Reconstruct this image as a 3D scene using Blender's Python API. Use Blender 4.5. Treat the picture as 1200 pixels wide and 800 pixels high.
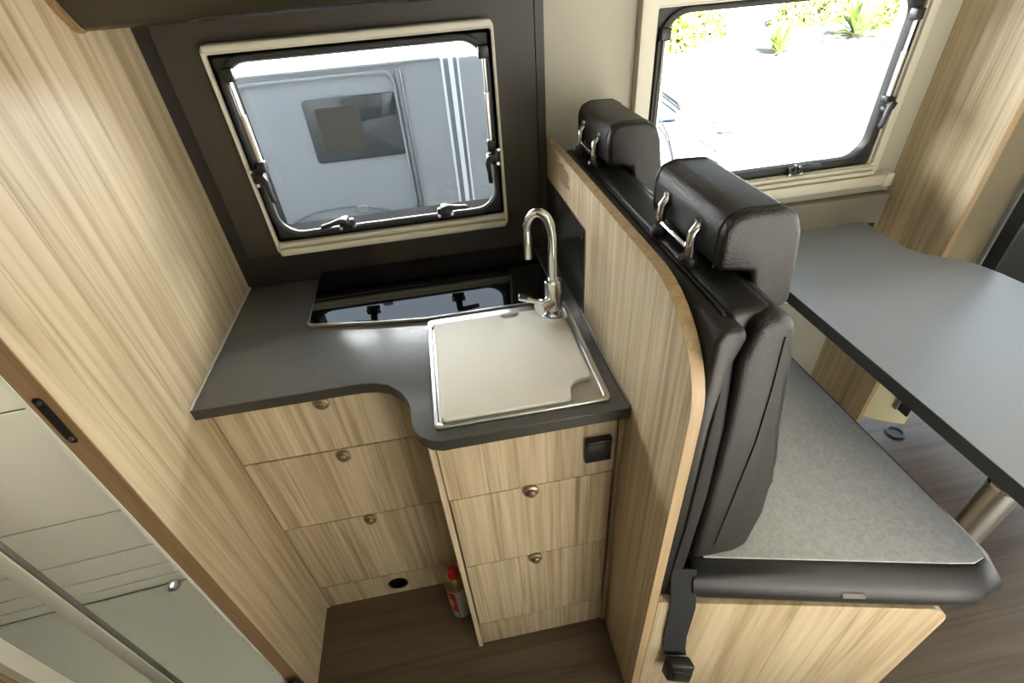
import bpy, bmesh, math, random
from mathutils import Vector, Matrix
random.seed(7)
sc = bpy.context.scene
for o in list(bpy.data.objects): bpy.data.objects.remove(o)
COL = sc.collection

# ------------------------------------------------------------------ camera
cam = bpy.data.cameras.new('camera'); cam_o = bpy.data.objects.new('camera', cam); COL.objects.link(cam_o)
cam.sensor_width = 36; cam.sensor_fit = 'HORIZONTAL'; cam.lens = 576.28/1200*36
cam.clip_start = 0.02; cam.clip_end = 300
r_ = Vector((0.9832, -0.17, -0.0666)); d_ = Vector((-0.156, -0.5933, -0.7898)); f_ = Vector((0.0947, 0.7869, -0.6098))
M = Matrix(((r_.x, -d_.x, -f_.x, 0.5691), (r_.y, -d_.y, -f_.y, -1.3064), (r_.z, -d_.z, -f_.z, 1.6033), (0, 0, 0, 1)))
cam_o.matrix_world = M
sc.camera = cam_o

# ------------------------------------------------------------------ sky, sun, exposure
w = bpy.data.worlds.new('sky'); sc.world = w; w.use_nodes = True
bg = w.node_tree.nodes['Background']; bg.inputs[0].default_value = (0.74, 0.87, 1.0, 1); bg.inputs[1].default_value = 0.75
sun = bpy.data.lights.new('sun', 'SUN'); sun.energy = 52.0; sun.angle = math.radians(1.0); sun.color = (1, .985, .95)
sun_o = bpy.data.objects.new('sun', sun); COL.objects.link(sun_o)
sun_o.rotation_euler = Vector((0.10, 0.80, -0.54)).to_track_quat('-Z', 'Y').to_euler()
def portal(name, loc, rot, sx, sy):
    l = bpy.data.lights.new(name, 'AREA'); l.shape = 'RECTANGLE'; l.size = sx; l.size_y = sy
    l.cycles.is_portal = True
    o = bpy.data.objects.new(name, l); COL.objects.link(o); o.location = loc; o.rotation_euler = rot
sc.view_settings.view_transform = 'Standard'; sc.view_settings.look = 'None'
sc.view_settings.exposure = 1.75; sc.view_settings.gamma = 1.0; sc.view_settings.use_curve_mapping = False
sc.cycles.max_bounces = 10; sc.cycles.diffuse_bounces = 6; sc.cycles.glossy_bounces = 5
sc.cycles.transparent_max_bounces = 12; sc.cycles.sample_clamp_indirect = 6.0
sc.cycles.use_denoising = True; sc.cycles.caustics_reflective = False; sc.cycles.caustics_refractive = False

# ------------------------------------------------------------------ materials
def lin(c):
    return tuple(((x/255)/12.92 if x/255 <= .04045 else ((x/255+.055)/1.055)**2.4) for x in c)
def mat_base(name):
    m = bpy.data.materials.new(name); m.use_nodes = True
    return m, m.node_tree.nodes, m.node_tree.links, m.node_tree.nodes['Principled BSDF']
def plain(name, rgb, rough=.5, metal=0., spec=.5, noise=0., nscale=30., bump=0., bscale=200., coat=0.):
    m, N, L, b = mat_base(name)
    c = lin(rgb)
    b.inputs['Base Color'].default_value = (*c, 1); b.inputs['Roughness'].default_value = rough
    b.inputs['Metallic'].default_value = metal; b.inputs['Specular IOR Level'].default_value = spec
    b.inputs['Coat Weight'].default_value = coat
    tc = N.new('ShaderNodeTexCoord')
    if noise:
        n = N.new('ShaderNodeTexNoise'); n.inputs['Scale'].default_value = nscale; n.inputs['Detail'].default_value = 5
        L.new(tc.outputs['Object'], n.inputs['Vector'])
        mx = N.new('ShaderNodeMix'); mx.data_type = 'RGBA'
        mx.inputs[6].default_value = (*[x*(1-noise) for x in c], 1); mx.inputs[7].default_value = (*[min(1, x*(1+noise)) for x in c], 1)
        L.new(n.outputs['Fac'], mx.inputs[0]); L.new(mx.outputs[2], b.inputs['Base Color'])
    if bump:
        n = N.new('ShaderNodeTexNoise'); n.inputs['Scale'].default_value = bscale; n.inputs['Detail'].default_value = 3
        L.new(tc.outputs['Object'], n.inputs['Vector'])
        bp = N.new('ShaderNodeBump'); bp.inputs['Strength'].default_value = bump; bp.inputs['Distance'].default_value = .002
        L.new(n.outputs['Fac'], bp.inputs['Height']); L.new(bp.outputs['Normal'], b.inputs['Normal'])
    return m
def wood(name, light, dark, axis='z', rough=.42, fine=80., broad=13.):
    m, N, L, b = mat_base(name)
    tc = N.new('ShaderNodeTexCoord'); oi = N.new('ShaderNodeObjectInfo')
    mul = N.new('ShaderNodeMath'); mul.operation = 'MULTIPLY'; mul.inputs[1].default_value = 37.0
    L.new(oi.outputs['Random'], mul.inputs[0])
    add = N.new('ShaderNodeVectorMath'); add.operation = 'ADD'
    L.new(tc.outputs['Object'], add.inputs[0]); L.new(mul.outputs[0], add.inputs[1])
    def stretched(k, along, detail, dist=0.):
        mp = N.new('ShaderNodeMapping'); s = [k, k, k]; s['xyz'.index(axis)] = along
        mp.inputs['Scale'].default_value = s; L.new(add.outputs[0], mp.inputs['Vector'])
        n = N.new('ShaderNodeTexNoise'); n.inputs['Scale'].default_value = 1.0; n.inputs['Detail'].default_value = detail
        n.inputs['Roughness'].default_value = .6; n.inputs['Distortion'].default_value = dist
        L.new(mp.outputs[0], n.inputs['Vector']); return n
    n1 = stretched(fine, 1.6, 5, .10); n2 = stretched(broad, .6, 3, .25); n3 = stretched(fine*4, 8, 2)
    r1 = N.new('ShaderNodeValToRGB'); r1.color_ramp.elements[0].position = .34; r1.color_ramp.elements[1].position = .60
    L.new(n1.outputs['Fac'], r1.inputs[0])
    r2 = N.new('ShaderNodeValToRGB'); r2.color_ramp.elements[0].position = .36; r2.color_ramp.elements[1].position = .66
    L.new(n2.outputs['Fac'], r2.inputs[0])
    a1 = N.new('ShaderNodeMath'); a1.operation = 'MULTIPLY_ADD'; a1.inputs[1].default_value = .55
    L.new(r1.outputs[0], a1.inputs[0])
    a2 = N.new('ShaderNodeMath'); a2.operation = 'MULTIPLY'; a2.inputs[1].default_value = .35
    L.new(r2.outputs[0], a2.inputs[0]); L.new(a2.outputs[0], a1.inputs[2])
    a3 = N.new('ShaderNodeMath'); a3.operation = 'MULTIPLY_ADD'; a3.inputs[1].default_value = .16
    L.new(n3.outputs['Fac'], a3.inputs[0]); L.new(a1.outputs[0], a3.inputs[2])
    mx = N.new('ShaderNodeMix'); mx.data_type = 'RGBA'
    mx.inputs[6].default_value = (*lin(dark), 1); mx.inputs[7].default_value = (*lin(light), 1)
    L.new(a3.outputs[0], mx.inputs[0])
    n4 = stretched(fine*.45, .45, 2, .15)
    r4 = N.new('ShaderNodeValToRGB'); e = r4.color_ramp.elements
    e[0].position = .555; e[0].color = (1, 1, 1, 1); e[1].position = .580; e[1].color = (.70, .66, .60, 1)
    e2 = r4.color_ramp.elements.new(.605); e2.color = (1, 1, 1, 1)
    L.new(n4.outputs['Fac'], r4.inputs[0])
    ml = N.new('ShaderNodeMix'); ml.data_type = 'RGBA'; ml.blend_type = 'MULTIPLY'; ml.inputs[0].default_value = .95
    L.new(mx.outputs[2], ml.inputs[6]); L.new(r4.outputs[0], ml.inputs[7]); L.new(ml.outputs[2], b.inputs['Base Color'])
    b.inputs['Roughness'].default_value = rough
    return m
def glass_mat(name, tint=(.95, .97, .98), refl=1.0):
    m, N, L, b = mat_base(name); N.remove(b)
    out = N['Material Output']
    t = N.new('ShaderNodeBsdfTransparent'); t.inputs[0].default_value = (*tint, 1)
    g = N.new('ShaderNodeBsdfGlossy'); g.inputs['Roughness'].default_value = .02
    fr = N.new('ShaderNodeFresnel'); fr.inputs[0].default_value = 1.45
    mu = N.new('ShaderNodeMath'); mu.operation = 'MULTIPLY'; mu.inputs[1].default_value = refl
    ge = N.new('ShaderNodeNewGeometry'); sb_ = N.new('ShaderNodeMath'); sb_.operation = 'SUBTRACT'; sb_.inputs[0].default_value = 1.0
    L.new(ge.outputs['Backfacing'], sb_.inputs[1])
    m2 = N.new('ShaderNodeMath'); m2.operation = 'MULTIPLY'; L.new(fr.outputs[0], m2.inputs[0]); L.new(sb_.outputs[0], m2.inputs[1])
    L.new(m2.outputs[0], mu.inputs[0])
    mx = N.new('ShaderNodeMixShader'); L.new(mu.outputs[0], mx.inputs[0]); L.new(t.outputs[0], mx.inputs[1]); L.new(g.outputs[0], mx.inputs[2])
    L.new(mx.outputs[0], out.inputs['Surface'])
    return m

OAK = wood('light_oak', (206, 190, 160), (138, 115, 84))
OAK_PANEL = wood('light_oak_panel', (210, 194, 163), (154, 131, 97), fine=46., broad=7.)
OAK_EDGE = wood('oak_edge_band', (154, 126, 92), (124, 98, 68), rough=.5)
OAK_EDGE_L = wood('oak_edge_light', (176, 153, 118), (146, 120, 86), rough=.5)
FLOORM = wood('dark_oak_floor', (92, 77, 62), (54, 43, 33), axis='x', rough=.38, fine=30., broad=6.)
WORKTOP = plain('anthracite_laminate', (96, 97, 98), .24, noise=.10, nscale=60, bump=.06, bscale=900)
TABLEM = plain('grey_table_laminate', (132, 138, 147), .34, noise=.06, nscale=200, bump=.05, bscale=900)
EDGE_DK = plain('dark_table_edge', (52, 53, 55), .5)
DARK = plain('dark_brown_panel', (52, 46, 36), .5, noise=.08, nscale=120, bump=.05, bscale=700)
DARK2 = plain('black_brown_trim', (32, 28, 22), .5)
CREAM = plain('cream_plastic', (204, 200, 184), .45)
CREAM_W = plain('cream_wall', (176, 173, 158), .7, bump=.05, bscale=600)
WHITE_P = plain('white_wet_room_plastic', (226, 226, 214), .28)
GROOVE = plain('grey_backing_board', (96, 96, 86), .7)
BLACK = plain('black_plastic', (20, 20, 20), .42)
RUBBER = plain('black_rubber', (24, 24, 24), .55)
CHROME = plain('chrome', (225, 226, 228), .07, metal=1.)
STEEL = plain('brushed_steel', (190, 188, 182), .30, metal=1., noise=.05, nscale=90)
ALU = plain('aluminium', (200, 200, 198), .3, metal=1.)
BRONZE = plain('satin_nickel_knob', (165, 148, 122), .33, metal=.85)
BOARD = plain('off_white_sink_cover', (222, 220, 210), .75, noise=.03, nscale=9)
BLKGLASS = plain('black_glass', (6, 6, 7), .04, spec=.75, coat=.4)
LEATHER = plain('black_leather', (24, 22, 19), .38, spec=.42, bump=.6, bscale=430)
LEATHER2 = plain('black_leather_smooth', (23, 22, 20), .45, spec=.38, bump=.2, bscale=450)
SEAM = plain('leather_seam', (18, 16, 13), .6)
FABRIC = plain('grey_seat_fabric', (180, 182, 186), .92, noise=.30, nscale=110, bump=.5, bscale=500, spec=.2)
GREYFAB = plain('grey_wall_trim', (122, 116, 104), .8, noise=.08, nscale=80)
WEB = plain('black_webbing', (18, 18, 18), .8, bump=.5, bscale=600)
RED = plain('red_print', (186, 30, 22), .4)
SILVER = plain('silver_can', (196, 194, 188), .35, metal=.25)
BRASS = plain('brass_collar', (176, 160, 122), .28, metal=.9)
GLASS = glass_mat('window_acrylic', (.86, .87, .88))
TINT = plain('tinted_van_glass', (52, 56, 58), .06, spec=.8)
VANSHADE = plain('van_paint_shaded', (150, 154, 157), .3, coat=.2)  # white van's lower side, darkened to carry its shade in the paint
VANSUNLIT = plain('van_paint_sunlit', (232, 234, 234), .3)  # same van's upper part, kept bright to carry the sunlight
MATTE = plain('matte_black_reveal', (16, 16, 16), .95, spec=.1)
VANGREY = plain('grey_van_trim', (120, 124, 126), .4)
CARW = plain('white_car_paint', (225, 228, 230), .15, coat=.6)
CARS = plain('pale_silver_car_paint', (150, 156, 162), .2, coat=.5)
CARGLASS = plain('car_glass', (44, 58, 78), .05, spec=.6)
GROUND = plain('pale_concrete', (142, 138, 131), .9, noise=.10, nscale=3)
SAND = plain('sandy_kerb', (200, 178, 140), .9, noise=.15, nscale=20)
LEAF = plain('bush_leaf', (126, 140, 56), .6, noise=.35, nscale=3)
LEAF2 = plain('yucca_leaf', (112, 134, 58), .5, noise=.25, nscale=4)
STONE = plain('grey_stone', (150, 130, 110), .9, noise=.2, nscale=8)
TEXTM = plain('brown_print', (134, 96, 58), .7)
STICK = plain('clear_sticker', (170, 180, 190), .3)

# ------------------------------------------------------------------ mesh helpers
def rrect(a0, a1, b0, b1, r, n=6):
    pts = []
    for cx, cy, s in ((a1-r, b1-r, 0), (a0+r, b1-r, 90), (a0+r, b0+r, 180), (a1-r, b0+r, 270)):
        for i in range(n+1):
            t = math.radians(s + 90*i/n); pts.append((cx+r*math.cos(t), cy+r*math.sin(t)))
    return pts
def P3(ax, a, b, t):
    return {'x': (t, a, b), 'y': (a, t, b), 'z': (a, b, t)}[ax]
class MB:
    def __init__(s): s.v = []; s.f = []
    def box(s, x0, x1, y0, y1, z0, z1):
        return s.prism([(x0, y0), (x1, y0), (x1, y1), (x0, y1)], 'z', z0, z1)
    def prism(s, poly, ax, t0, t1):
        n = len(poly); k = len(s.v)
        s.v += [P3(ax, a, b, t0) for a, b in poly] + [P3(ax, a, b, t1) for a, b in poly]
        s.f.append(tuple(range(k, k+n))); s.f.append(tuple(range(k+2*n-1, k+n-1, -1)))
        for i in range(n):
            j = (i+1) % n; s.f.append((k+i, k+n+i, k+n+j, k+j))
        return s
    def ring(s, outer, inner, ax, t0, t1):
        n = len(outer); k = len(s.v)
        for t in (t0, t1):
            s.v += [P3(ax, a, b, t) for a, b in outer]; s.v += [P3(ax, a, b, t) for a, b in inner]
        o0, i0, o1, i1 = k, k+n, k+2*n, k+3*n
        for i in range(n):
            j = (i+1) % n
            s.f += [(o0+i, o0+j, i0+j, i0+i), (o1+j, o1+i, i1+i, i1+j), (o0+j, o0+i, o1+i, o1+j), (i0+i, i0+j, i1+j, i1+i)]
        return s
    def tube(s, path, r, n=12, caps=True):
        path = [Vector(p) for p in path]; k0 = len(s.v); m = len(path)
        rs = r if isinstance(r, (list, tuple)) else [r]*m
        up = None
        for i, p in enumerate(path):
            t = (path[min(i+1, m-1)] - path[max(i-1, 0)]).normalized()
            if up is None:
                up = Vector((0, 0, 1)) if abs(t.z) < .9 else Vector((1, 0, 0))
            a = up - t*up.dot(t); a.normalize(); up = a; b = t.cross(a)
            for j in range(n):
                q = 2*math.pi*j/n; s.v.append(tuple(p + (a*math.cos(q) + b*math.sin(q))*rs[i]))
        for i in range(m-1):
            for j in range(n):
                l = (j+1) % n; s.f.append((k0+i*n+j, k0+i*n+l, k0+(i+1)*n+l, k0+(i+1)*n+j))
        if caps:
            s.f.append(tuple(range(k0+n-1, k0-1, -1))); s.f.append(tuple(range(k0+(m-1)*n, k0+m*n)))
        return s
    def lathe(s, prof, c=(0, 0, 0), axis='z', n=24):
        k0 = len(s.v); m = len(prof); c = Vector(c)
        for r, h in prof:
            for j in range(n):
                q = 2*math.pi*j/n; a, b = r*math.cos(q), r*math.sin(q)
                p = {'z': (a, b, h), 'y': (a, h, b), 'x': (h, a, b)}[axis]
                s.v.append(tuple(c + Vector(p)))
        for i in range(m-1):
            for j in range(n):
                l = (j+1) % n; s.f.append((k0+i*n+j, k0+i*n+l, k0+(i+1)*n+l, k0+(i+1)*n+j))
        s.f.append(tuple(range(k0+n-1, k0-1, -1))); s.f.append(tuple(range(k0+(m-1)*n, k0+m*n)))
        return s
    def loft(s, loops):
        k = len(s.v); n = len(loops[0])
        for lp in loops: s.v += [tuple(p) for p in lp]
        for i in range(len(loops)-1):
            for j in range(n):
                l = (j+1) % n; s.f.append((k+i*n+j, k+i*n+l, k+(i+1)*n+l, k+(i+1)*n+j))
        s.f.append(tuple(range(k+n-1, k-1, -1))); s.f.append(tuple(range(k+(len(loops)-1)*n, k+len(loops)*n)))
        return s
    def build(s, name, mat, parent=None, bevel=0., seg=2, angle=35, subdiv=0):
        bm = bmesh.new()
        vs = [bm.verts.new(p) for p in s.v]
        for f in s.f:
            try: bm.faces.new([vs[i] for i in f])
            except ValueError: pass
        bmesh.ops.recalc_face_normals(bm, faces=bm.faces)
        if bevel:
            es = [e for e in bm.edges if len(e.link_faces) == 2 and e.calc_face_angle(0) > math.radians(28)]
            bmesh.ops.bevel(bm, geom=es, offset=bevel, segments=seg, profile=.5, affect='EDGES', clamp_overlap=True)
        lo = [min(p[i] for p in s.v) for i in range(3)]; hi = [max(p[i] for p in s.v) for i in range(3)]
        c = Vector(((lo[0]+hi[0])/2, (lo[1]+hi[1])/2, lo[2]))
        bmesh.ops.translate(bm, verts=bm.verts, vec=-c)
        me = bpy.data.meshes.new(name); bm.to_mesh(me); bm.free()
        me.polygons.foreach_set('use_smooth', [True]*len(me.polygons))
        me.set_sharp_from_angle(angle=math.radians(angle))
        me.materials.append(mat)
        o = bpy.data.objects.new(name, me); COL.objects.link(o)
        if parent is not None:
            o.parent = parent; o.location = c - world_loc(parent)
        else: o.location = c
        if subdiv:
            md = o.modifiers.new('s', 'SUBSURF'); md.levels = md.render_levels = subdiv
        return o
def world_loc(o):
    l = Vector(o.location)
    while o.parent: o = o.parent; l = l + o.location
    return l
def tag(o, label, cat=None, group=None, kind=None):
    o['label'] = label
    if cat: o['category'] = cat
    if group: o['group'] = group
    if kind: o['kind'] = kind
    return o
def thing(name, loc, label, cat=None, group=None, kind=None):
    o = bpy.data.objects.new(name, None); COL.objects.link(o); o.location = loc; o.empty_display_size = .05
    return tag(o, label, cat, group, kind)
def struct(o, label):
    o['kind'] = 'structure'; o['label'] = label; return o

H = .93; XP = .857
# ------------------------------------------------------------------ the shell of the van
struct(MB().box(-4.2, 4.2, -2.05, .06, -.06, 0).build('floor', FLOORM), 'dark brown wood-look floor of the camper')
def frame_boxes(mb, x0, x1, z0, z1, y0, y1, holes):
    xs = sorted({x0, x1, *[h[0] for h in holes], *[h[1] for h in holes]})
    for a, b in zip(xs[:-1], xs[1:]):
        hs = [h for h in holes if h[0] <= a+1e-6 and h[1] >= b-1e-6]
        if not hs: mb.box(a, b, y0, y1, z0, z1)
        else:
            h = hs[0]
            if h[2] > z0: mb.box(a, b, y0, y1, z0, h[2])
            if h[3] < z1: mb.box(a, b, y0, y1, h[3], z1)
    return mb
W1 = (.136, .726, 1.068, 1.488)       # window opening over the worktop
W2 = (1.125, 1.835, 1.050, 1.500)     # window opening over the table
struct(frame_boxes(MB(), -4.2, 2.12, 0, 2.0, 0, .06, [W1, W2]).build('wall_back', CREAM_W), 'cream outer wall with two window openings')
struct(frame_boxes(MB(), -4.26, 2.12, -.45, 2.06, .061, .066, [(W1[0]-.004, W1[1]+.004, W1[2]-.004, W1[3]+.004), (W2[0]-.004, W2[1]+.004, W2[2]-.004, W2[3]+.004)]).build('wall_outside', plain('grey_bounce_skin', (122, 125, 128), .4)), 'grey outer skin added to the camper to cut bounced light')  # unseen skin added in darker grey to weaken bounce onto the next van
struct(frame_boxes(MB(), -4.2, 3.4, 0, 2.0, -2.11, -2.05, [(.95, 2.15, 0, 1.86)]).build('wall_front', CREAM_W), 'cream wall with the open sliding door')
struct(MB().box(-4.26, -4.2, -2.11, .06, -.06, 2.0).build('wall_rear', CREAM_W), 'cream rear wall of the camper')
cb = MB()
for a, b, c, d in ((-4.2, -1.15, -2.11, .06), (-1.15, -.1, -2.11, -.70), (-1.15, -.1, -.38, .06), (-.1, .25, -2.11, .06), (.25, .95, -2.11, -1.75), (.25, .95, -1.05, .06), (.95, 4.2, -2.11, .06)):
    cb.box(a, b, c, d, 1.98, 2.06)
struct(cb.build('ceiling', CREAM_W), 'cream ceiling with two added roof hatches')
struct(MB().box(-1.4, 3.4, -5.4, -2.11, 1.97, 2.0).build('added_awning', CREAM), 'unseen awning added above the sliding door to block sun')  # added out of view so no sun patch enters the doorway
def transl(name, k):
    m = bpy.data.materials.new(name); m.use_nodes = True
    n_ = m.node_tree.nodes; n_.remove(n_['Principled BSDF']); t = n_.new('ShaderNodeBsdfTranslucent'); t.inputs[0].default_value = (k, k, k*.97, 1)
    m.node_tree.links.new(t.outputs[0], n_['Material Output'].inputs[0]); return m
for a, b, c, d in ((-1.15, -.1, -.70, -.38), (.25, .95, -1.75, -1.05)):
    hd = MB().ring([(a-.02, c-.02), (b+.02, c-.02), (b+.02, d+.02), (a-.02, d+.02)], [(a+.03, c+.03), (b-.03, c+.03), (b-.03, d-.03), (a+.03, d-.03)], 'z', 1.965, 1.98).build('fill_hatch', CREAM)
    tag(hd, 'cream framed milky roof hatch added for fill light' + (' over the kitchen aisle' if a > 0 else ' over the wet room'), 'roof hatch')  # both hatches are added out of view to give soft top light
    MB().box(a, b, c, d, 2.05, 2.055).build('dome', transl('milky_dome', .22 if a > 0 else .95), hd)
portal('door_portal', (1.55, -2.12, .93), (-math.pi/2, 0, math.pi), 1.2, 1.86)
portal('window_portal_kitchen', (.43, .09, 1.28), (-math.pi/2, 0, 0), .57, .42)
portal('window_portal_table', (1.48, .09, 1.275), (-math.pi/2, 0, 0), .71, .46)

# left wood panel (wall between kitchen and wet room)
wl = struct(MB().box(-.033, 0, -.713, 0, 0, 1.98).build('wall_left', OAK_PANEL), 'light oak wall panel left of the kitchen')
MB().box(-.033, 0.0005, -.7145, -.712, 0, 1.98).build('edge_band', OAK_EDGE, wl)
MB().box(-.0385, -.033, -.716, -.3, 0, 1.98).build('liner', WHITE_P, wl)
sp = MB().prism(rrect(-.0245, -.0115, 1.087, 1.177, .006), 'y', -.7165, -.7135).build('strike_plate', DARK2, wl)
sp['label'] = 'dark metal strike plate with two screws'
for z in (1.096, 1.168): MB().lathe([(.0036, -.7185), (.0036, -.7160)], (-.018, 0, z), 'y', 12).build('screw', ALU, sp)

# wet room seen past the panel
ca = math.tan(math.radians(4))
def wy(x): return -.35 + (x+.5)*ca
bath = thing('wall_wet_room', (-.6, -.35, 0), 'white wet-room wall with horizontal grooves', kind='structure')
zs = [2.0, 1.25, .885, .495, .325, .226, .166, .118]
for i in range(7):
    z1, z0 = zs[i]-.003, zs[i+1]+.003
    m = MB(); a, b = -1.35, -.04
    m.prism([(a, wy(a)), (b, wy(b)), (b, wy(b)+.02), (a, wy(a)+.02)], 'z', z0, z1).build('panel', WHITE_P, bath)
m = MB(); a, b = -1.35, -.04
m.prism([(a, wy(a)+.004), (b, wy(b)+.004), (b, wy(b)+.03), (a, wy(a)+.03)], 'z', 0, 1.97).build('backing', GROOVE, bath)
tr = struct(MB().box(-1.39, -.04, -.72, -.30, .0, .112).build('floor_wet_room', plain('glossy_shower_tray', (128, 128, 116), .10)), 'glossy pale shower tray floor')
hk = MB().lathe([(.0, 0), (.012, .002), (.016, .010), (.016, .022), (.010, .028)], (-.455, wy(-.455)-.028, .118), 'y', 16).build('drain_cap', ALU)
tag(hk, 'small round metal cap low on the white wet-room wall', 'cap')
jb = thing('door_1', (-.5, -.71, 0), 'wet-room doorway jamb with cream lining', kind='structure')
MB().box(-.495, -.470, -.725, -.69, 0, 1.98).build('lining', CREAM, jb)
MB().box(-2.6, -.495, -.735, -.69, 0, 1.98).build('jamb', OAK_EDGE, jb)
pb = thing('shower_screen', (-.35, -.66, .112), 'cream framed shower screen upright beyond the wet-room doorway', 'shower screen')
MB().box(-.366, -.330, -.668, -.658, .112, 1.9).build('upright', CREAM, pb, .003)
MB().box(-.331, -.325, -.664, -.654, .112, 1.9).build('seal', GROOVE, pb)
fs = MB(); fs.loft([[(-.024+.026*math.cos(t)*s + .02, -.742+.02*math.sin(t)*s, z) for t in [i*math.pi/6 for i in range(12)]] for z, s in ((0, 1.1), (.10, 1.1), (.158, 1.0), (.176, .75), (.183, .35))])
tag(fs.build('door_stop', BLACK), 'dark rounded door stop at the foot of the left wood panel', 'door stop')

# dark panel round the kitchen window
tp = thing('trim_1', (.43, -.03, .93), 'dark brown wall panel round the kitchen window', kind='structure')
frame_boxes(MB(), .040, .832, 1.028, 1.60, -.030, 0, [W1]).build('panel', DARK, tp)
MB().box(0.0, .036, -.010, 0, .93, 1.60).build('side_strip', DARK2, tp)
MB().box(.836, .856, -.022, 0, .93, 1.60).build('side_strip', DARK, tp)
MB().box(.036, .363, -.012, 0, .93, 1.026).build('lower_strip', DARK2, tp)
MB().box(.363, .836, -.018, 0, .93, 1.026).build('lower_strip', DARK, tp)

# overhead locker
lk = thing('overhead_locker', (.43, -.2, 1.557), 'dark brown overhead locker with a rounded lower front above the kitchen window', 'locker')
prof = [(0, 1.60), (0, 1.97), (-.38, 1.97), (-.36, 1.85), (-.315, 1.72), (-.262, 1.635), (-.232, 1.59), (-.210, 1.564), (-.196, 1.557), (-.18, 1.560), (-.12, 1.585), (-.06, 1.598)]
MB().prism(prof, 'x', .012, XP).build('body', plain('satin_dark_locker', (50, 45, 36), .27), lk, angle=50)
MB().prism([(y*1.03-.002, z-.002 if z < 1.9 else z) for y, z in prof], 'x', 0.001, .012).build('end_trim', OAK_EDGE, lk, angle=50)

# ------------------------------------------------------------------ windows
def latch(parent, x, z, ang, y=-.052, mir=1):
    # base + lever, built round (0,0) in the x-z plane then turned
    ca_, sa = math.cos(ang), math.sin(ang)
    def rot(p): return (x + mir*p[0]*ca_ - p[1]*sa, z + mir*p[0]*sa + p[1]*ca_)
    b = MB().prism([rot(p) for p in rrect(-.020, .020, -.016, .006, .005, 3)], 'y', y-.006, y+.010).build('latch', BLACK, parent, .0015)
    MB().prism([rot(p) for p in rrect(-.010, .010, -.006, .020, .006, 3)], 'y', y-.024, y-.006).build('pivot', BLACK, b, .002)
    lev = [(-.010, .004), (.012, .010), (.034, .007), (.056, .004), (.060, .009), (.056, .015), (.034, .018), (.010, .024), (-.008, .020)]
    MB().prism([rot(p) for p in lev], 'y', y-.036, y-.024).build('lever', BLACK, b, .003)
    for s in (-.017, .017):
        c = rot((s, -.012)); MB().lathe([(.0042, y-.009), (.0042, y-.006)], (c[0], 0, c[1]), 'y', 10).build('screw', ALU, b)
    return b
def strut(parent, x, z0, z1, y):
    s = MB().tube([(x, y, z0), (x, y, z0+(z1-z0)*.6)], .0065, 10).build('strut', ALU, parent)
    MB().tube([(x, y, z0+(z1-z0)*.6), (x, y, z1)], .0042, 8).build('rod', ALU, s)
    MB().box(x-.012, x+.012, y-.008, y+.016, z1-.004, z1+.022).build('bracket', BLACK, s, .003)
    MB().box(x-.010, x+.010, y-.010, y+.014, z0-.022, z0+.004).build('bracket', BLACK, s, .003)

w1 = thing('window_1', (.43, -.05, 1.03), 'kitchen window with cream frame, black seal and latches', kind='structure')
MB().ring(rrect(.124, .738, 1.030, 1.512, .018), rrect(.1315, .7305, 1.064, 1.492, .006), 'y', -.048, -.030).build('frame', CREAM, w1, .002)
MB().box(.132, .731, -.060, -.046, 1.032, 1.050).build('blind_rail', CREAM, w1, .005, 3)
MB().box(.132, .731, -.054, -.046, 1.052, 1.065).build('blind_rail', CREAM, w1, .004, 3)
MB().box(.132, .731, -.060, -.046, 1.495, 1.511).build('blind_rail', CREAM, w1, .005, 3)
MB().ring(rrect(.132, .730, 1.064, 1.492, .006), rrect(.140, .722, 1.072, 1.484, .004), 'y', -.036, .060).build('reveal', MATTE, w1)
MB().ring(rrect(.132, .730, 1.064, 1.492, .006), rrect(.148, .714, 1.080, 1.478, .055, 6), 'y', -.036, -.028).build('seal_plate', RUBBER, w1)
MB().ring(rrect(.138, .724, 1.070, 1.487, .064, 8), rrect(.150, .712, 1.083, 1.475, .054, 8), 'y', -.044, -.020).build('seal', RUBBER, w1, .003)
MB().ring(rrect(.150, .712, 1.083, 1.475, .054, 8), rrect(.1535, .7085, 1.0865, 1.4715, .051, 8), 'y', -.038, -.032).build('bead', VANGREY, w1)
MB().prism(rrect(.142, .720, 1.074, 1.482, .055, 8), 'y', -.008, -.004).build('pane', GLASS, w1)
latch(w1, .318, 1.101, .05, mir=-1); latch(w1, .572, 1.100, .05)
latch(w1, .152, 1.240, -math.pi/2+.2); latch(w1, .712, 1.222, math.pi/2-.1, mir=-1)
strut(w1, .164, 1.268, 1.444, -.050); strut(w1, .710, 1.256, 1.440, -.050)
MB().prism(rrect(.342, .372, 1.104, 1.122, .006, 3), 'y', -.0090, -.0082).build('sticker', STICK, w1)

w2 = thing('window_2', (1.48, -.05, 1.03), 'large window beside the dinette table with cream frame', kind='structure')
MB().ring(rrect(1.085, 1.862, 1.028, 1.54, .008), rrect(1.122, 1.838, 1.058, 1.50, .005), 'y', -.030, 0).build('frame', CREAM, w2, .002)
MB().box(1.095, 1.845, -.044, -.028, 1.030, 1.042).build('blind_rail', CREAM, w2, .004, 3)
MB().box(1.095, 1.845, -.040, -.028, 1.046, 1.056).build('blind_rail', CREAM, w2, .003, 3)
MB().ring(rrect(1.12, 1.84, 1.05, 1.502, .005), rrect(1.128, 1.832, 1.058, 1.496, .004), 'y', -.02, .06).build('reveal', CREAM, w2)
MB().ring(rrect(1.124, 1.836, 1.056, 1.498, .006), rrect(1.142, 1.812, 1.078, 1.486, .065, 6), 'y', -.014, -.006).build('seal_plate', RUBBER, w2)
MB().ring(rrect(1.132, 1.828, 1.062, 1.494, .07, 8), rrect(1.148, 1.806, 1.082, 1.482, .06, 8), 'y', -.024, .004).build('seal', RUBBER, w2, .003)
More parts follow.
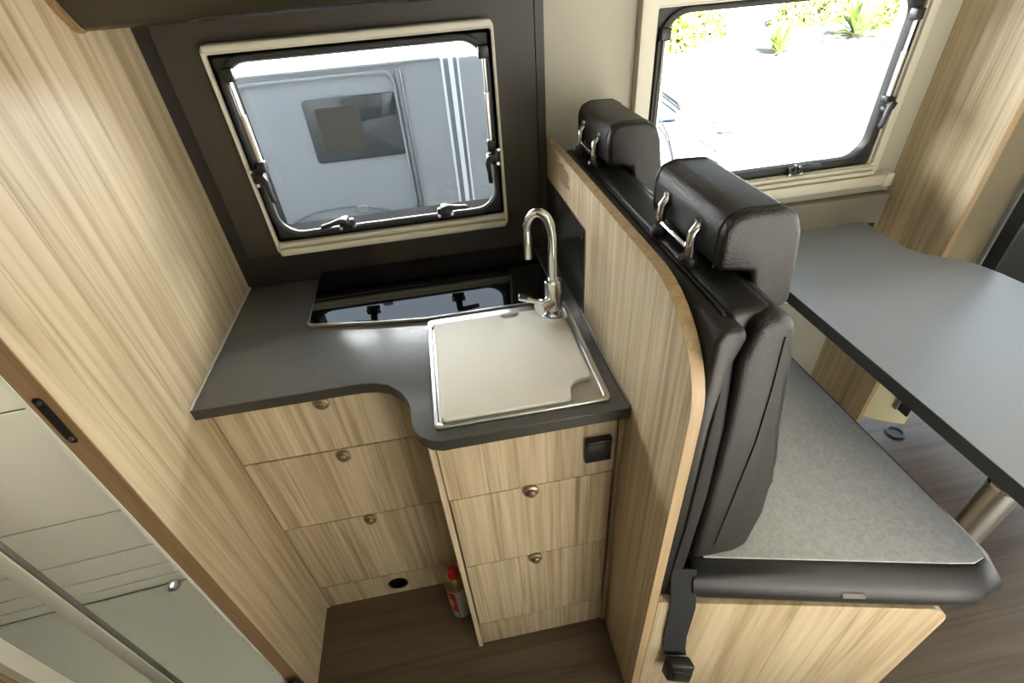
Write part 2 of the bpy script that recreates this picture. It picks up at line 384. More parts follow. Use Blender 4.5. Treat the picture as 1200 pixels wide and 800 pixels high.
MB().prism(rrect(1.136, 1.82, 1.066, 1.490, .062, 8), 'y', .008, .012).build('pane', GLASS, w2)
latch(w2, 1.585, 1.075, .06, -.030); latch(w2, 1.815, 1.225, math.pi/2-.3, -.030, -1)
strut(w2, 1.802, 1.245, 1.425, -.036); strut(w2, 1.146, 1.20, 1.435, -.030)
MB().box(1.13, 1.135, -.012, .0, 1.07, 1.20).build('guide', CREAM, w2)
# sill and grey strip under the table window
sl = thing('trim_2', (1.48, -.03, .95), 'cream window sill ledge over a grey strip', kind='structure')
MB().box(XP+.03, 1.895, -.040, 0, .992, 1.024).build('ledge', CREAM, sl, .004, 3)
MB().box(1.897, 1.925, -.038, 0, .985, 1.024).build('ledge_end', CREAM, sl, .004, 3)
MB().box(XP+.03, 1.945, -.030, 0, .80, .958).build('strip', GREYFAB, sl, .004)

# ------------------------------------------------------------------ wood pillar and cab behind the table
pl = thing('trim_3', (2.0, -.13, 0), 'light oak pillar cladding right of the table window', kind='structure')
MB().box(1.955, 1.973, -.258, 0, 0, 1.98).build('oak_panel', OAK_PANEL, pl)
MB().box(1.9545, 1.9735, -.2595, -.2575, 0, 1.98).build('edge_band', OAK_EDGE_L, pl)
MB().box(2.05, 2.07, -.290, -.10, .25, 1.98).build('cream_strip', CREAM, pl)
MB().box(2.042, 2.07, -.302, -.290, .25, 1.98).build('grey_strip', VANGREY, pl)
MB().box(2.05, 2.058, -.340, -.300, .25, 1.98).build('black_seal', RUBBER, pl)
curve = [(1.975, -.225), (2.0, -.250), (2.04, -.278), (2.08, -.300), (2.105, -.312)]
m = MB(); top = [(x, y) for x, y in curve]
poly = top + [(x+.012, y+.016) for x, y in reversed(curve)]
m.prism(poly, 'z', .17, .72).build('white_cladding', plain('white_cladding', (214, 208, 172), .4), pl)
cs = thing('cab_seat', (2.42, -.4, .2), 'dark leather cab seat at the far right beyond the table', 'seat')
MB().prism([(2.34, .20), (2.50, .20), (2.48, .70), (2.44, .86), (2.39, .885), (2.345, .85), (2.33, .6)], 'y', -.68, -.120).build('backrest', LEATHER2, cs, .045, 4)
MB().prism([(2.325, .2), (2.335, .2), (2.325, .62), (2.305, .55)], 'y', -.64, -.16).build('side_bolster', LEATHER2, cs, .004, 2)
MB().prism([(2.36, .88), (2.43, .88), (2.44, 1.0), (2.41, 1.06), (2.36, 1.05), (2.35, .96)], 'y', -.52, -.20).build('headrest', LEATHER2, cs, .025, 4)

# ------------------------------------------------------------------ kitchen block
wt = thing('worktop', (.43, -.35, .904), 'dark grey worktop with an S-curved front edge holding hob and sink', 'worktop')
S = [(.0, -.498), (.303, -.498), (.345, -.499), (.373, -.504), (.400, -.516), (.427, -.545), (.440, -.570), (.446, -.595), (.447, -.630), (.451, -.654), (.462, -.673), (.481, -.688), (.500, -.694)]
poly = [(.0015, -.001)] + [(max(x, .0015), y) for x, y in S] + [(XP-.0015, -.694), (XP-.0015, -.001)]
MB().prism(poly, 'z', H-.026, H).build('slab', WORKTOP, wt, .0015, 2, angle=30)
ep = [(.0015, -.498)] + S[1:] + [(XP-.0015, -.694)]
m = MB()
for i, (x, y) in enumerate(ep):
    t = (Vector(ep[min(i+1, len(ep)-1)])-Vector(ep[max(i-1, 0)])).normalized(); nx, ny = t.y, -t.x
    for k_ in (.0001, .0009):
        m.v += [(x+nx*k_, y+ny*k_, H-.026), (x+nx*k_, y+ny*k_, H-.0012)]
for i in range(len(ep)-1):
    a, b = 4*i, 4*i+4; m.f += [(a, b, b+1, a+1), (a+2, a+3, b+3, b+2), (a+1, b+1, b+3, a+3), (a, a+2, b+2, b)]
m.build('edge_band', plain('dark_edge_band', (56, 53, 48), .45), wt)
MB().box(.0005, .006, -.498, -.012, H, H+.005).build('sealing_strip', CREAM, wt, .0015)
MB().box(XP-.006, XP-.0005, -.694, -.36, H, H+.006).build('sealing_strip', STEEL, wt, .0015)

def knob(parent, x, y, z):
    k = MB().lathe([(.0165, y), (.0175, y-.003), (.0165, y-.007), (.012, y-.009)], (x, 0, z), 'y', 24).build('knob', BRONZE, parent)
    MB().lathe([(.010, y-.008), (.0105, y-.013), (.0085, y-.0155), (.004, y-.0165)], (x, 0, z), 'y', 20).build('button', BRONZE, k)
def rowbox(mb, x0, x1, y0, y1, z0, z1): return mb.box(x0, x1, y0, y1, z0, z1)

YF = -.464; YG = -.671
cl = thing('drawer_cabinet', (.23, -.25, 0), 'oak cabinet of three wide drawers under the recessed left half of the worktop', 'cabinet')
MB().box(.006, .468, YF+.018, -.02, .0, H-.027).build('carcass', DARK2, cl)
MB().box(.0, .011, YF-.004, -.02, 0, H-.027).build('side_strip', OAK, cl)
for i, (z0, z1) in enumerate(((.7120, H-.029), (.4390, .7078), (.1175, .4348))):
    d = MB().box(.0135, .468, YF, YF+.017, z0, z1).build('drawer', OAK, cl, .0008, 1)
    knob(d, .239, YF, (.867, .689, .421)[i])
hx, hz, hr = .240, .056, .030
KX0, KX1, KZ1 = .0135, .468, .114
angs = sorted({2*math.pi*i/24 for i in range(24)} | {math.atan2(b-hz, a-hx) % (2*math.pi) for a in (KX0, KX1) for b in (0, KZ1)})
ko, ki = [], []
for t in angs:
    dx, dz = math.cos(t), math.sin(t)
    q = min(((KX1-hx) if dx > 0 else (hx-KX0))/max(abs(dx), 1e-6), ((KZ1-hz) if dz > 0 else hz)/max(abs(dz), 1e-6))
    ko.append((hx+dx*q, hz+dz*q)); ki.append((hx+dx*hr, hz+dz*hr))
kb = MB().ring(ko, ki, 'y', YF, YF+.017)
k = kb.build('kick_board', OAK, cl)
MB().ring([(hx+(hr+.001)*math.cos(2*math.pi*i/24), hz+(hr+.001)*math.sin(2*math.pi*i/24)) for i in range(24)], [(hx+(hr-.003)*math.cos(2*math.pi*i/24), hz+(hr-.003)*math.sin(2*math.pi*i/24)) for i in range(24)], 'y', YF-.0015, YF+.03).build('vent_ring', BLACK, k)
MB().lathe([(.029, YF+.0172), (.029, YF+.0177)], (hx, 0, hz), 'y', 20).build('vent_opening', BLACK, k)

cr = thing('drawer_cabinet', (.66, -.35, 0), 'narrow oak cabinet under the sink with two drawers and a black socket', 'cabinet')
MB().box(.485, .842, YG+.018, -.02, 0, H-.027).build('carcass', DARK2, cr)
MB().box(.471, .4825, YG-.006, -.45, 0, H-.027).build('side_panel', OAK, cr)
MB().box(.8455, XP-.0005, YG-.002, -.45, 0, H-.027).build('side_strip', OAK, cr)
tpn = MB().box(.4845, .8425, YG, YG+.017, .7195, H-.027).build('top_panel', OAK, cr, .0008, 1)
for i, (z0, z1) in enumerate(((.4455, .7165), (.1315, .4425))):
    d = MB().box(.4865, .8405, YG, YG+.017, z0, z1).build('drawer', OAK, cr, .0008, 1)
    knob(d, .659, YG, (.714, .441)[i]-.008)
MB().box(.4845, .8435, YG, YG+.017, .006, .1285).build('kick_board', OAK, cr)
so = MB().box(.775, .830, YG-.012, YG, .773, .841).build('socket_cover', BLACK, tpn, .003, 2)
MB().box(.777, .828, YG-.0165, YG-.012, .832, .841).build('hinge', BLACK, so, .001)

# hob with black glass lid
hb = thing('glass_lid_hob', (.5, -.16, H), 'black glass hob lid in a steel rim reflecting the window', 'hob')
lid = [(.200, -.018), (.196, -.250), (.206, -.260), (.366, -.291), (.486, -.308), (.806, -.308), (.816, -.298), (.812, -.030), (.800, -.018)]
def inset(poly, d):
    c = Vector((sum(p[0] for p in poly)/len(poly), sum(p[1] for p in poly)/len(poly))); n = len(poly); out = []
    for i in range(n):
        p0, p1, p2 = Vector(poly[i-1]), Vector(poly[i]), Vector(poly[(i+1) % n])
        e1 = (p1-p0).normalized(); e2 = (p2-p1).normalized()
        n1 = Vector((-e1.y, e1.x)); n2 = Vector((-e2.y, e2.x))
        if n1.dot(c-p1) < 0: n1 = -n1
        if n2.dot(c-p1) < 0: n2 = -n2
        b = (n1+n2); out.append(tuple(p1 + b*(d/max(.3, 1+n1.dot(n2)))))
    return out
MB().ring(lid, inset(lid, .006), 'z', H, H+.010).build('rim', STEEL, hb, .0015)
gp = inset(lid, .007); gz = lambda y: H+.004+(y+.31)*.075
MB().loft([[(x, y, H+.0005) for x, y in gp], [(x, y, gz(y)) for x, y in gp]]).build('glass', BLKGLASS, hb)
for x in (.27, .46, .60): MB().box(x-.020, x+.020, -.026, -.0185, H+.009, H+.012).build('hinge', STEEL, hb, .001)

# sink with its cover board
sk = thing('sink', (.66, -.49, H), 'square stainless steel sink surround set into the worktop', 'sink')
MB().ring(rrect(.489, .827, -.670, -.316, .012), rrect(.4985, .8135, -.6615, -.343, .010), 'z', H, H+.009).build('rim', STEEL, sk, .0025, 3)
MB().prism(rrect(.4985, .8135, -.6615, -.343, .010), 'z', H, H+.0035).build('basin_ledge', STEEL, sk)
MB().box(.76, .8135, -.395, -.343, H+.0035, H+.0085).build('tap_ledge', STEEL, sk, .002)
def arc(cx, cy, r, a0, a1, n=8):
    return [(cx+r*math.cos(math.radians(a0+(a1-a0)*i/n)), cy+r*math.sin(math.radians(a0+(a1-a0)*i/n))) for i in range(n+1)]
bd = arc(.514, -.648, .010, 180, 270, 4) + [(.742, -.659)] + arc(.744, -.651, .008, -90, -10, 4) + arc(.790, -.644, .036, 175, 85, 8) + arc(.797, -.600, .008, -60, 0, 3)
bd += [(.805, -.398)] + arc(.787, -.366, .034, -60, -190, 8) + [(.752, -.349)] + [(.708, -.349)] + arc(.683, -.349, .022, 0, -180, 10) + [(.655, -.349)] + arc(.514, -.359, .010, 90, 180, 4)
tag(MB().prism(bd, 'z', H+.0036, H+.0165).build('sink_cover', BOARD, None, .002, 2), 'off-white board with cut-out corners covering the sink', 'sink cover')
fc = thing('faucet', (.787, -.366, H+.0085), 'chrome swan-neck faucet at the back corner of the sink', 'faucet')
fx, fy = .787, -.366
MB().lathe([(.024, H+.0086), (.024, H+.013), (.0205, H+.016)], (fx, fy, 0), 'z', 28).build('base', CHROME, fc)
MB().lathe([(.0195, H+.016), (.0195, H+.098), (.018, H+.100), (.0125, H+.101)], (fx, fy, 0), 'z', 28).build('body', CHROME, fc)
dx, dy = -.80, .60; R = .048
path = [(fx, fy, H+.10), (fx, fy, 1.135)]
for i in range(1, 17):
    t = math.pi*i/16*1.02; q = R*(1-math.cos(t)); path.append((fx+dx*q*.62, fy+dy*q*.62, 1.135+R*1.05*math.sin(t)))
e = path[-1]; path.append((e[0], e[1], 1.075))
MB().tube(path, .0105, 16).build('spout', CHROME, fc)
lv = MB().tube([(fx, fy, H+.048), (fx-.030, fy-.022, H+.048), (fx-.040, fy-.029, H+.048)], [.015, .0165, .0165], 18).build('lever', CHROME, fc)
hx0, hy0 = fx-.034, fy-.024
MB().loft([[(hx0+.004, hy0-.012, H+.056), (hx0+.004, hy0+.012, H+.056), (hx0+.004, hy0+.012, H+.066), (hx0+.004, hy0-.012, H+.066)],
           [(hx0-.050, hy0+.006, H+.070), (hx0-.046, hy0+.030, H+.070), (hx0-.046, hy0+.030, H+.077), (hx0-.050, hy0+.006, H+.077)]]).build('handle', CHROME, lv, .002)

# gas cartridge on the floor
gx, gy, gs = .430, -.556, 1.0
gc = thing('spray_can', (gx, gy, 0), 'small silver spray can with red cap and red print on the kitchen floor', 'can')
MB().lathe([(.029, 0), (.031, .004), (.031, .160), (.029, .166)], (gx, gy, 0), 'z', 28).build('body', SILVER, gc)
MB().lathe([(.0315, .164), (.0325, .170), (.030, .178), (.026, .186), (.026, .192), (.021, .204), (.016, .208)], (gx, gy, 0), 'z', 28).build('collar', BRASS, gc)
MB().lathe([(.0145, .203), (.0145, .236), (.012, .242), (.006, .244)], (gx, gy, 0), 'z', 20).build('cap', RED, gc)
def wrap(a0, a1, z0, z1, r, n=8):
    m = MB(); k = 0
    for i in range(n+1):
        t = math.radians(a0+(a1-a0)*i/n)
        for z in (z0, z1): m.v.append((gx+r*math.cos(t), gy+r*math.sin(t), z))
    for i in range(n): m.f.append((2*i, 2*i+2, 2*i+3, 2*i+1))
    return m
lb = wrap(185, 255, .045, .158, .0314).build('print', RED, gc); lb['label'] = 'red printed panel with pale lettering'
wrap(256, 262, .004, .158, .0314, 2).build('seam_line', BLACK, gc)
for z, a, b in ((.128, 200, 222), (.112, 205, 240), (.096, 212, 246), (.072, 206, 236)):
    wrap(a, b, z-.006, z+.006, .0318, 4).build('lettering', CREAM, lb)

# ------------------------------------------------------------------ partition between kitchen and seat
pt = thing('partition_panel', (.866, -.44, 0), 'light oak partition with a rounded top corner between kitchen and seat', 'partition')
pp = [(-.001, 0), (-.001, 1.238)] + [(-.70, 1.240)]
for i in range(1, 13):
    t = math.pi/2*i/12; pp.append((-.70-.178*math.sin(t)**1.0, 1.240-.150*(1-math.cos(t))))
pp += [(-.879, 1.0), (-.879, .0)]
MB().prism(pp, 'x', XP, XP+.018).build('board', OAK, pt)
# edge band follows the board's outline
def band(path, w0, w1, th):
    m = MB(); k = len(path)
    pts = [Vector(p) for p in path]; nn = []
    for i in range(k):
        t = (pts[min(i+1, k-1)]-pts[max(i-1, 0)]).normalized(); nn.append(Vector((t.y, -t.x)))
    for i in range(k):
        o = pts[i]-nn[i]*th
        for x in (w0, w1):
            m.v.append((x, pts[i].x, pts[i].y))
        for x in (w0, w1):
            m.v.append((x, o.x, o.y))
    for i in range(k-1):
        a, b = 4*i, 4*i+4
        m.f += [(a, a+1, b+1, b), (a+2, b+2, b+3, a+3), (a, b, b+2, a+2), (a+1, a+3, b+3, b+1)]
    return m
band(pp[1:], XP-.0004, XP+.0184, -.0012).build('edge_band', OAK_EDGE_L, pt)
sg = MB().prism([(-.002, H+.001), (-.002, 1.140), (-.376, 1.147), (-.380, 1.143), (-.380, H+.004), (-.376, H+.001)], 'x', XP-.003, XP).build('splash_guard', plain('dark_steel', (120, 116, 108), .22, metal=.9), pt)
sg['label'] = 'dark polished steel splash guard beside the faucet'
for y, z in ((-.366, 1.125), (-.366, .975)): MB().lathe([(.0045, XP-.0055), (.0045, XP-.003)], (0, y, z), 'x', 10).build('screw', BLACK, sg)
tx = thing  # printed notice: rows of small brown marks
rowsn = MB()
for i in range(9):
    z = 1.222-.0052*i; y0 = -.150-.002*i
    y = y0
    L_ = (.045, .085, .085, .08, .085, .07, .085, .075, .05)[i]
    if i == 0: y -= .02
    while y > y0-L_:
        l = random.uniform(.004, .011); rowsn.box(XP-.0007, XP+.0002, y-l, y, z-.0012, z+.0012); y -= l+.003
nt = rowsn.build('printed_notice', TEXTM, pt); nt['label'] = 'small block of illegible brown print'

# ------------------------------------------------------------------ bench, cushion, seat back
def sy(x): return -.877 - (x-.86)*.232
bb = thing('bench_box', (1.1, -.5, 0), 'light oak bench box with an angled end under the grey seat cushion', 'bench')
def slant_prism(poly, y0, y1):      # poly in (x,z); front face follows the angled end
    m = MB(); n = len(poly)
    m.v = [(x, sy(x)+y0, z) for x, z in poly] + [(x, sy(x)+y1, z) for x, z in poly]
    m.f = [tuple(range(n)), tuple(range(2*n-1, n-1, -1))] + [(i, n+i, n+(i+1) % n, (i+1) % n) for i in range(n)]
    return m
fp = [(.876, .0), (1.40, .0), (1.43, .085), (1.43, .498)] + [(1.43-.047+.047*math.cos(math.radians(a)), .498+.047*math.sin(math.radians(a))) for a in (15, 30, 45, 60, 75, 90)] + [(.876, .545)]
slant_prism(fp, 0, .018).build('end_panel', OAK_PANEL, bb, .0012, 1)
MB().prism([(.876, -.80), (1.40, -.90), (1.40, -.005), (.876, -.005)], 'z', 0, .545).build('box', OAK, bb)
ft = MB(); ft.prism([(1.40, -1.035), (1.445, -1.035), (1.455, -.985), (1.41, -.985)], 'z', 0, .075)
ft.build('foot', BLACK, bb, .006)

cu = thing('seat_cushion', (1.2, -.5, .545), 'grey fabric bench cushion with a dark leather border', 'cushion')
plan = [(.940, -.012), (.940, -.880), (1.20, -.942), (1.40, -.990), (1.450, -1.000), (1.494, -.990), (1.512, -.950), (1.512, -.012)]
loops = []
for z, d in ((.547, -.002), (.556, .009), (.575, .016), (.598, .016), (.618, .007), (.634, -.007), (.644, -.019), (.648, -.027)):
    lp = []
    for x, y in inset(plan, -d):
        lp.append((max(x, .938), min(y, -.010), z))
    loops.append(lp)
MB().loft(loops).build('leather_border', LEATHER2, cu, angle=60)
tp_ = inset(plan, .0265); tp_ = [(max(x, .945), y) for x, y in tp_]
MB().prism(tp_, 'z', .645, .651).build('fabric_top', FABRIC, cu, .002, 2)
MB().loft([[(x, sy(x)+dy_, z) for x, z in ((1.205, .596), (1.245, .596), (1.245, .603), (1.205, .603))] for dy_ in (-.007, .012)]).build('label_tab', ALU, cu)

st = thing('double_seat', (.95, -.45, .5), 'black leather two-place seat back with two headrests against the partition', 'seat')
bp_ = [(.878, .552), (.905, .552), (.926, .64), (.931, .87), (.926, 1.04), (.912, 1.17), (.922, 1.205), (.918, 1.222), (.90, 1.226), (.886, 1.224), (.878, 1.21)]
MB().prism(bp_, 'y', -.868, -.085).build('back_pad', LEATHER2, st, .012, 3)
MB().tube([(.903, y, 1.2285) for y in (-.10, -.3, -.5, -.7, -.83)] + [(.903, -.862, 1.20), (.900, -.870, 1.05), (.903, -.870, .8), (.897, -.868, .58)], .0022, 6).build('piping', LEATHER2, st)
MB().prism([(.912, 1.15), (.985, 1.15), (.985, 1.205), (.965, 1.232), (.908, 1.232)], 'y', -.84, -.10).build('top_pad', LEATHER2, st, .010, 3)
cp = [(.940, .655), (.975, .648), (1.030, .648), (1.055, .67), (1.064, .774), (1.049, .924), (1.030, 1.01), (1.004, 1.17), (.994, 1.215), (.966, 1.232), (.938, 1.222), (.926, 1.16), (.934, 1.035), (.938, .87)]
for y0, y1 in ((-.862, -.462), (-.425, -.035)):
    c = MB().prism(cp, 'y', y0, y1).build('backrest_cushion', LEATHER, st, .026, 5)
    MB().prism([(1.0, .656), (1.070, .656), (1.108, .70), (1.112, .79), (1.088, .895), (1.045, .99), (1.0, 1.0)], 'y', y0+.045, y1-.04).build('lumbar_pad', LEATHER2, c, .025, 4)
    if y0 < -.8:
        MB().tube([(.978, y0-.0012, 1.196), (.985, y0-.0015, 1.10), (.989, y0-.0015, .992), (.984, y0-.0015, .85), (.978, y0-.0012, .70)], .0012, 6).build('seam', SEAM, c)
hp = [(.925, 1.248), (.978, 1.240), (.984, 1.205), (.992, 1.180), (1.035, 1.165), (1.052, 1.180), (1.046, 1.235), (1.037, 1.292), (1.026, 1.318), (1.005, 1.329), (.955, 1.331), (.932, 1.324), (.923, 1.306)]
for y0, y1 in ((-.770, -.532), (-.306, -.068)):
    h = MB().prism(hp, 'y', y0, y1).build('headrest', LEATHER, st, .013, 4)
    for s, yy in ((1, y0), (-1, y1)):
        lp_ = [(x, yy+s*.0165, z) for x, z in hp]; MB().tube(lp_[5:]+lp_[:1], .0014, 6).build('seam', SEAM, h)
    ym = (y0+y1)/2
    for s in (-1, 1):
        yy = ym + s*.053
        MB().tube([(.934, yy, 1.290), (.922, yy, 1.289), (.915, yy, 1.280), (.914, yy, 1.262), (.915, yy, 1.236)], .0076, 12).build('post', CHROME, h)
        MB().lathe([(.014, 1.230), (.014, 1.238), (.012, 1.243), (.007, 1.245)], (.914, yy, 0), 'z', 18).build('socket', BLACK, h)
        MB().lathe([(.010, .9225), (.010, .9195)], (0, yy, 1.292), 'x', 16).build('collar', CHROME, h)
    MB().tube([(.914, ym-.053, 1.252), (.914, ym+.053, 1.252)], .0036, 10).build('crossbar', CHROME, h)

sb = thing('seat_belt_buckle', (.93, -.89, .3), 'black seat belt strap with buckle hanging over the bench end', 'seat belt')
def ribbon(pts, wd, th=.0022):
    m = MB(); lo = []
    for (x, y, z), (nx, ny, nz) in pts:
        dxw, dyw = wd/2, -wd/2*.232
        lo.append([(x-dxw, y-dyw, z), (x+dxw, y+dyw, z), (x+dxw+nx*th, y+dyw+ny*th, z+nz*th), (x-dxw+nx*th, y-dyw+ny*th, z+nz*th)])
    return m.loft(lo)
def fy_(x): return sy(x)
ribbon([((.922, -.868, .640), (0, -1, .2)), ((.922, -.885, .585), (0, -1, .2)), ((.921, fy_(.921)-.007, .548), (0, -1, .1)), ((.924, fy_(.924)-.005, .48), (0, -1, 0)), ((.926, fy_(.926)-.004, .40), (0, -1, 0)), ((.930, fy_(.930)-.006, .345), (0, -1, 0)), ((.936, fy_(.936)-.008, .31), (0, -1, 0))], .048).build('strap', WEB, sb)
bk = MB().prism([(.908, -.905), (.962, -.917), (.966, -.943), (.914, -.931)], 'z', .235, .325).build('buckle', BLACK, sb, .006, 3)
MB().prism([(.918, -.926), (.960, -.936), (.962, -.946), (.922, -.936)], 'z', .245, .300).build('release_button', BLACK, bk, .003)

# ------------------------------------------------------------------ dinette table
tb = thing('dinette_table', (1.72, -.6, 0), 'grey dinette table with a wavy cab-side edge on a metal leg', 'table')
tpl = [(1.430, -.008), (1.430, -1.20), (1.50, -1.27), (1.90, -1.27), (1.99, -1.2), (2.00, -.60), (1.992, -.46), (1.985, -.40), (1.972, -.345), (1.945, -.308), (1.915, -.283), (1.890, -.258), (1.876, -.225), (1.872, -.18), (1.878, -.10), (1.890, -.028), (1.886, -.008)]
MB().prism(tpl, 'z', .868, .870).build('top', TABLEM, tb)
MB().prism(tpl, 'z', .838, .868).build('edge', EDGE_DK, tb, angle=40)
lg = MB().lathe([(.034, .0), (.034, .565)], (1.76, -.80, 0), 'z', 28).build('leg', ALU, tb)
MB().lathe([(.0345, .560), (.0365, .562), (.0365, .572), (.0345, .574)], (1.76, -.80, 0), 'z', 28).build('collar', CHROME, lg)
MB().lathe([(.030, .574), (.030, .80), (.06, .81), (.06, .838)], (1.76, -.80, 0), 'z', 28).build('inner_tube', ALU, lg)
MB().tube([(1.44, -.038, .60), (1.80, -.038, .60)], .010, 10).build('wall_rail', ALU, tb)
MB().box(1.885, 1.925, -.036, -.004, .845, .862).build('wall_hook', BLACK, tb)
fsn = MB().lathe([(.034, .0005), (.036, .006), (.030, .009), (.024, .008), (.022, .003)], (2.216, -.228, 0), 'z', 28)
tag(fsn.build('floor_socket', BLACK), 'round black table-leg socket in the floor by the white cladding', 'socket')

# ------------------------------------------------------------------ outside
struct(MB().box(-40, 60, -40, 60, -.80, -.75).build('ground', GROUND), 'sunlit pale concrete ground outside')
vn = thing('camper_van', (.4, 1.8, -.75), 'white camper van parked close outside the kitchen window', 'van')
vp = [(1.20, -.40), (1.20, 1.285), (1.20, 1.80), (1.22, 1.92), (1.28, 2.00), (1.40, 2.05), (3.2, 2.05), (3.25, 1.285), (3.25, -.40)]
MB().prism([(1.20, -.40), (1.20, 1.285), (3.25, 1.285), (3.25, -.40)], 'x', -4.2, 1.5).build('body', VANSHADE, vn, angle=40)  # paint changes tone where the shadow line falls
up = MB().prism(vp[1:-1], 'x', -4.2, 1.5).build('upper_body', VANSUNLIT, vn, angle=40); up['label'] = 'white upper body and roof, painted brighter as the sunlit part'
for x in (-2.2, .9): MB().lathe([(.33, 1.22), (.33, 1.45)], (x, 0, -.42), 'y', 24).build('wheel', BLACK, vn)
dp = MB().ring(rrect(-.24, .445, .62, 1.268, .05), rrect(-.228, .433, .632, 1.256, .045), 'y', 1.180, 1.20).build('door_panel', VANSHADE, vn, .003)
MB().prism(rrect(.02, .437, .905, 1.178, .018), 'y', 1.188, 1.1995).build('side_window', TINT, vn, .002)
MB().prism(rrect(.07, .26, .95, 1.14, .012), 'y', 1.184, 1.188).build('blind', plain('van_blind', (66, 62, 54), .7), vn)
for x0, x1 in ((.655, .668), (.690, .712), (.728, .738)):
    MB().box(x0, x1, 1.192, 1.2, -.3, 1.5).build('door_strip', CARW, vn, .002)
MB().box(.668, .690, 1.198, 1.2, -.3, 1.29).build('door_gap', VANGREY, vn)
MB().box(.712, .728, 1.198, 1.2, -.3, 1.29).build('door_gap', VANGREY, vn)
MB().box(.452, .468, 1.176, 1.2, .62, 1.265).build('slide_rail', VANGREY, vn, .003)
MB().box(.470, .476, 1.186, 1.2, .62, 1.265).build('slide_rail', ALU, vn, .002)
MB().box(-3.2, .655, 1.192, 1.2, 1.280, 1.292).build('rain_gutter', VANGREY, vn)
MB().box(-3.2, .655, 1.186, 1.2, 1.292, 1.306).build('moulding', VANSHADE, vn, .003)
MB().tube([(.42-.36*1.0+.36*math.cos(math.radians(a)), 1.198, .48+.20*math.sin(math.radians(a))) for a in range(20, 161, 10)], .007, 6).build('grey_arc', VANGREY, vn)  # thin grey arc low on the van side

cx0, cy0 = 2.0, 3.6
cart = thing('parked_car', (1.6, 4.15, -.75), 'pale silver car front seen at the lower left of the table window', 'car')
sec = []
YC = 4.15
def csec(x, zlo, zhi, half, roof):   # closed loop in y-z at a given x
    return [(x, YC-half, zlo), (x, YC-half-.03, (zlo+zhi)*.5), (x, YC-half+.02, zhi-.10), (x, YC-half+.14, zhi), (x, YC, zhi+roof), (x, YC+half-.14, zhi), (x, YC+half-.02, zhi-.10), (x, YC+half+.03, (zlo+zhi)*.5), (x, YC+half, zlo)]
for x, zl, zh, hf, rf in ((-.4, -.55, .18, .84, .02), (1.9, -.55, .20, .86, .03), (2.75, -.55, .18, .86, .05), (3.2, -.55, .12, .83, .06), (3.48, -.55, .04, .74, .05), (3.62, -.52, -.08, .60, .03), (3.66, -.48, -.2, .5, .0)):
    sec.append(csec(x, zl, zh, hf, rf))
MB().loft(sec).build('body', CARS, cart, subdiv=1, angle=80)
gh = [[(x, YC-hf, z), (x, YC+hf, z), (x, YC+hf-.12, z2), (x, YC-hf+.12, z2)] for x, hf, z, z2 in ((-.2, .80, .16, .68), (2.0, .80, .16, .74), (2.82, .80, .16, .21))]
MB().loft(gh).build('windscreen', CARGLASS, cart, .03, 3)
MB().tube([(2.05, YC-.70, .75), (2.5, YC-.76, .47), (2.80, YC-.80, .24), (2.86, YC-.6, .25), (2.90, YC, .28)], .012, 8).build('screen_seal', BLACK, cart)
MB().loft([[(3.24, YC-.84, .00), (3.50, YC-.70, -.06), (3.48, YC-.66, .03), (3.22, YC-.80, .11)], [(3.2, YC-.78, .0), (3.44, YC-.62, -.06), (3.42, YC-.60, .03), (3.2, YC-.74, .11)]]).build('headlight', VANGREY, cart)
for x in (.3, 3.0): MB().lathe([(.31, YC-.88), (.31, YC-.68)], (x, 0, -.44), 'y', 24).build('wheel', BLACK, cart)
MB().tube([(2.42, YC-.80, .34), (2.58, YC-.86, .20), (2.68, YC-.885, .02), (2.74, YC-.89, -.16), (2.76, YC-.89, -.36)], .010, 8).build('door_seam', BLACK, cart)
MB().loft([[(2.30, YC-.835+o, .16), (2.54, YC-.86+o, .10), (2.62, YC-.89+o, -.12), (2.36, YC-.89+o, -.12)] for o in (-.01, .02)]).build('side_glass', CARGLASS, cart)
MB().loft([[(3.02, YC-.845+o, -.04), (3.24, YC-.835+o, -.19), (3.22, YC-.83+o, -.12), (3.03, YC-.80+o, .0)] for o in (-.012, .03)]).build('headlight', VANGREY, cart)
for ch in cart.children: ch.location.z += .16; ch.location.x += .10
for ch in cart.children:
    if ch.name.startswith('wheel'): ch.location.z -= .16
tag(MB().box(4.2, 7.5, 4.2, 4.75, -.76, -.70).build('kerb', SAND, None, .01), 'low sandy kerb on the ground outside the table window', 'kerb')

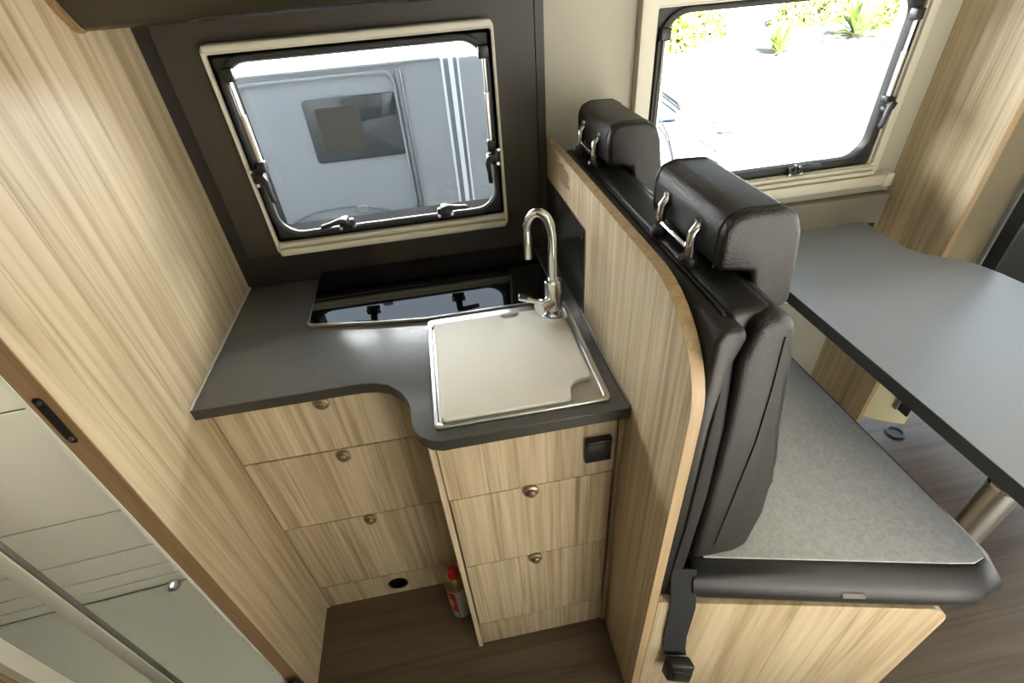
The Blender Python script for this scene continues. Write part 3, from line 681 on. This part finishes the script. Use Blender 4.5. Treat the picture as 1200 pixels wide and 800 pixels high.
def bush(name, c, rad, n, size, label, grp=None, mat=LEAF):
    t = thing(name, (c[0], c[1], -.75), label, 'plant', grp)
    m = MB()
    for _ in range(n):
        u, v = random.uniform(0, 2*math.pi), random.uniform(-.35, 1)
        k = random.uniform(.72, 1.06); ch = math.sqrt(max(0, 1-v*v))
        p = Vector((c[0]+rad[0]*k*ch*math.cos(u), c[1]+rad[1]*k*ch*math.sin(u), -.60+rad[2]*k*max(v, -.1)))
        a = Vector((random.gauss(0, 1), random.gauss(0, 1), random.gauss(0, 1))).normalized(); b = a.cross(Vector((random.gauss(0, 1), random.gauss(0, 1), random.gauss(0, 1)))).normalized()
        s = size*random.uniform(.6, 1.3); i = len(m.v)
        m.v += [tuple(p-a*s), tuple(p+b*s*.4), tuple(p+a*s), tuple(p-b*s*.4)]; m.f.append((i, i+1, i+2, i+3))
    m.build('foliage', mat, t)
    MB().tube([(c[0], c[1], -.75), (c[0]+.05, c[1], -.75+rad[2]*.7)], [.06, .03], 8).build('stem', STONE, t)
def yucca(c, h, n, label, grp=None):
    t = thing('yucca_plant', (c[0], c[1], -.75), label, 'plant', grp)
    m = MB()
    for i in range(n):
        az = random.uniform(0, 2*math.pi); el = random.uniform(.15, 1.5); L_ = h*random.uniform(.75, 1.05)
        d = Vector((math.cos(az)*math.cos(el), math.sin(az)*math.cos(el), math.sin(el))); sd = d.cross(Vector((0, 0, 1))).normalized()*h*.055
        b0 = Vector((c[0], c[1], -.72)); md = b0+d*L_*.5; tip = b0+d*L_-Vector((0, 0, L_*.12*math.cos(el)))
        k = len(m.v); m.v += [tuple(b0-sd*.6), tuple(b0+sd*.6), tuple(md+sd), tuple(md-sd), tuple(tip)]
        m.f += [(k, k+1, k+2, k+3), (k+3, k+2, k+4)]
    m.build('leaves', LEAF2, t)
    MB().lathe([(.09, -.75), (.07, -.66)], (c[0], c[1], 0), 'z', 10).build('stem', STONE, t)
bush('flowering_bush', (7.6, 14.3), (.95, .8, .95), 2600, .10, 'rounded leafy bush at the top left of the table window')
bush('low_bush', (9.3, 15.6), (.9, .7, .75), 1500, .10, 'smaller low bush right behind the rounded leafy bush')
yucca((9.75, 12.0), .85, 70, 'single spiky yucca in the middle of the table window')
yucca((12.9, 13.2), 1.25, 90, 'large spiky yucca at the top right of the table window')
bush('shrub', (15.0, 14.2), (.8, .8, .75), 1300, .09, 'leafy shrub beside the large yucca at the window corner')
bush('shrub', (13.9, 16.6), (1.4, .9, 1.1), 1800, .11, 'tall leafy shrub behind the large yucca')
for k, (x, y, r, lb_) in enumerate(((11.75, 12.9, .13, 'brown round stone left of the large yucca'), (12.9, 12.0, .10, 'small grey stone in front of the large yucca'))):
    tag(MB().lathe([(r*.5, -.75), (r, -.75+r*.5), (r*.9, -.75+r), (r*.4, -.75+r*1.35)], (x, y, 0), 'z', 9).build('stone', STONE), lb_, 'stone')
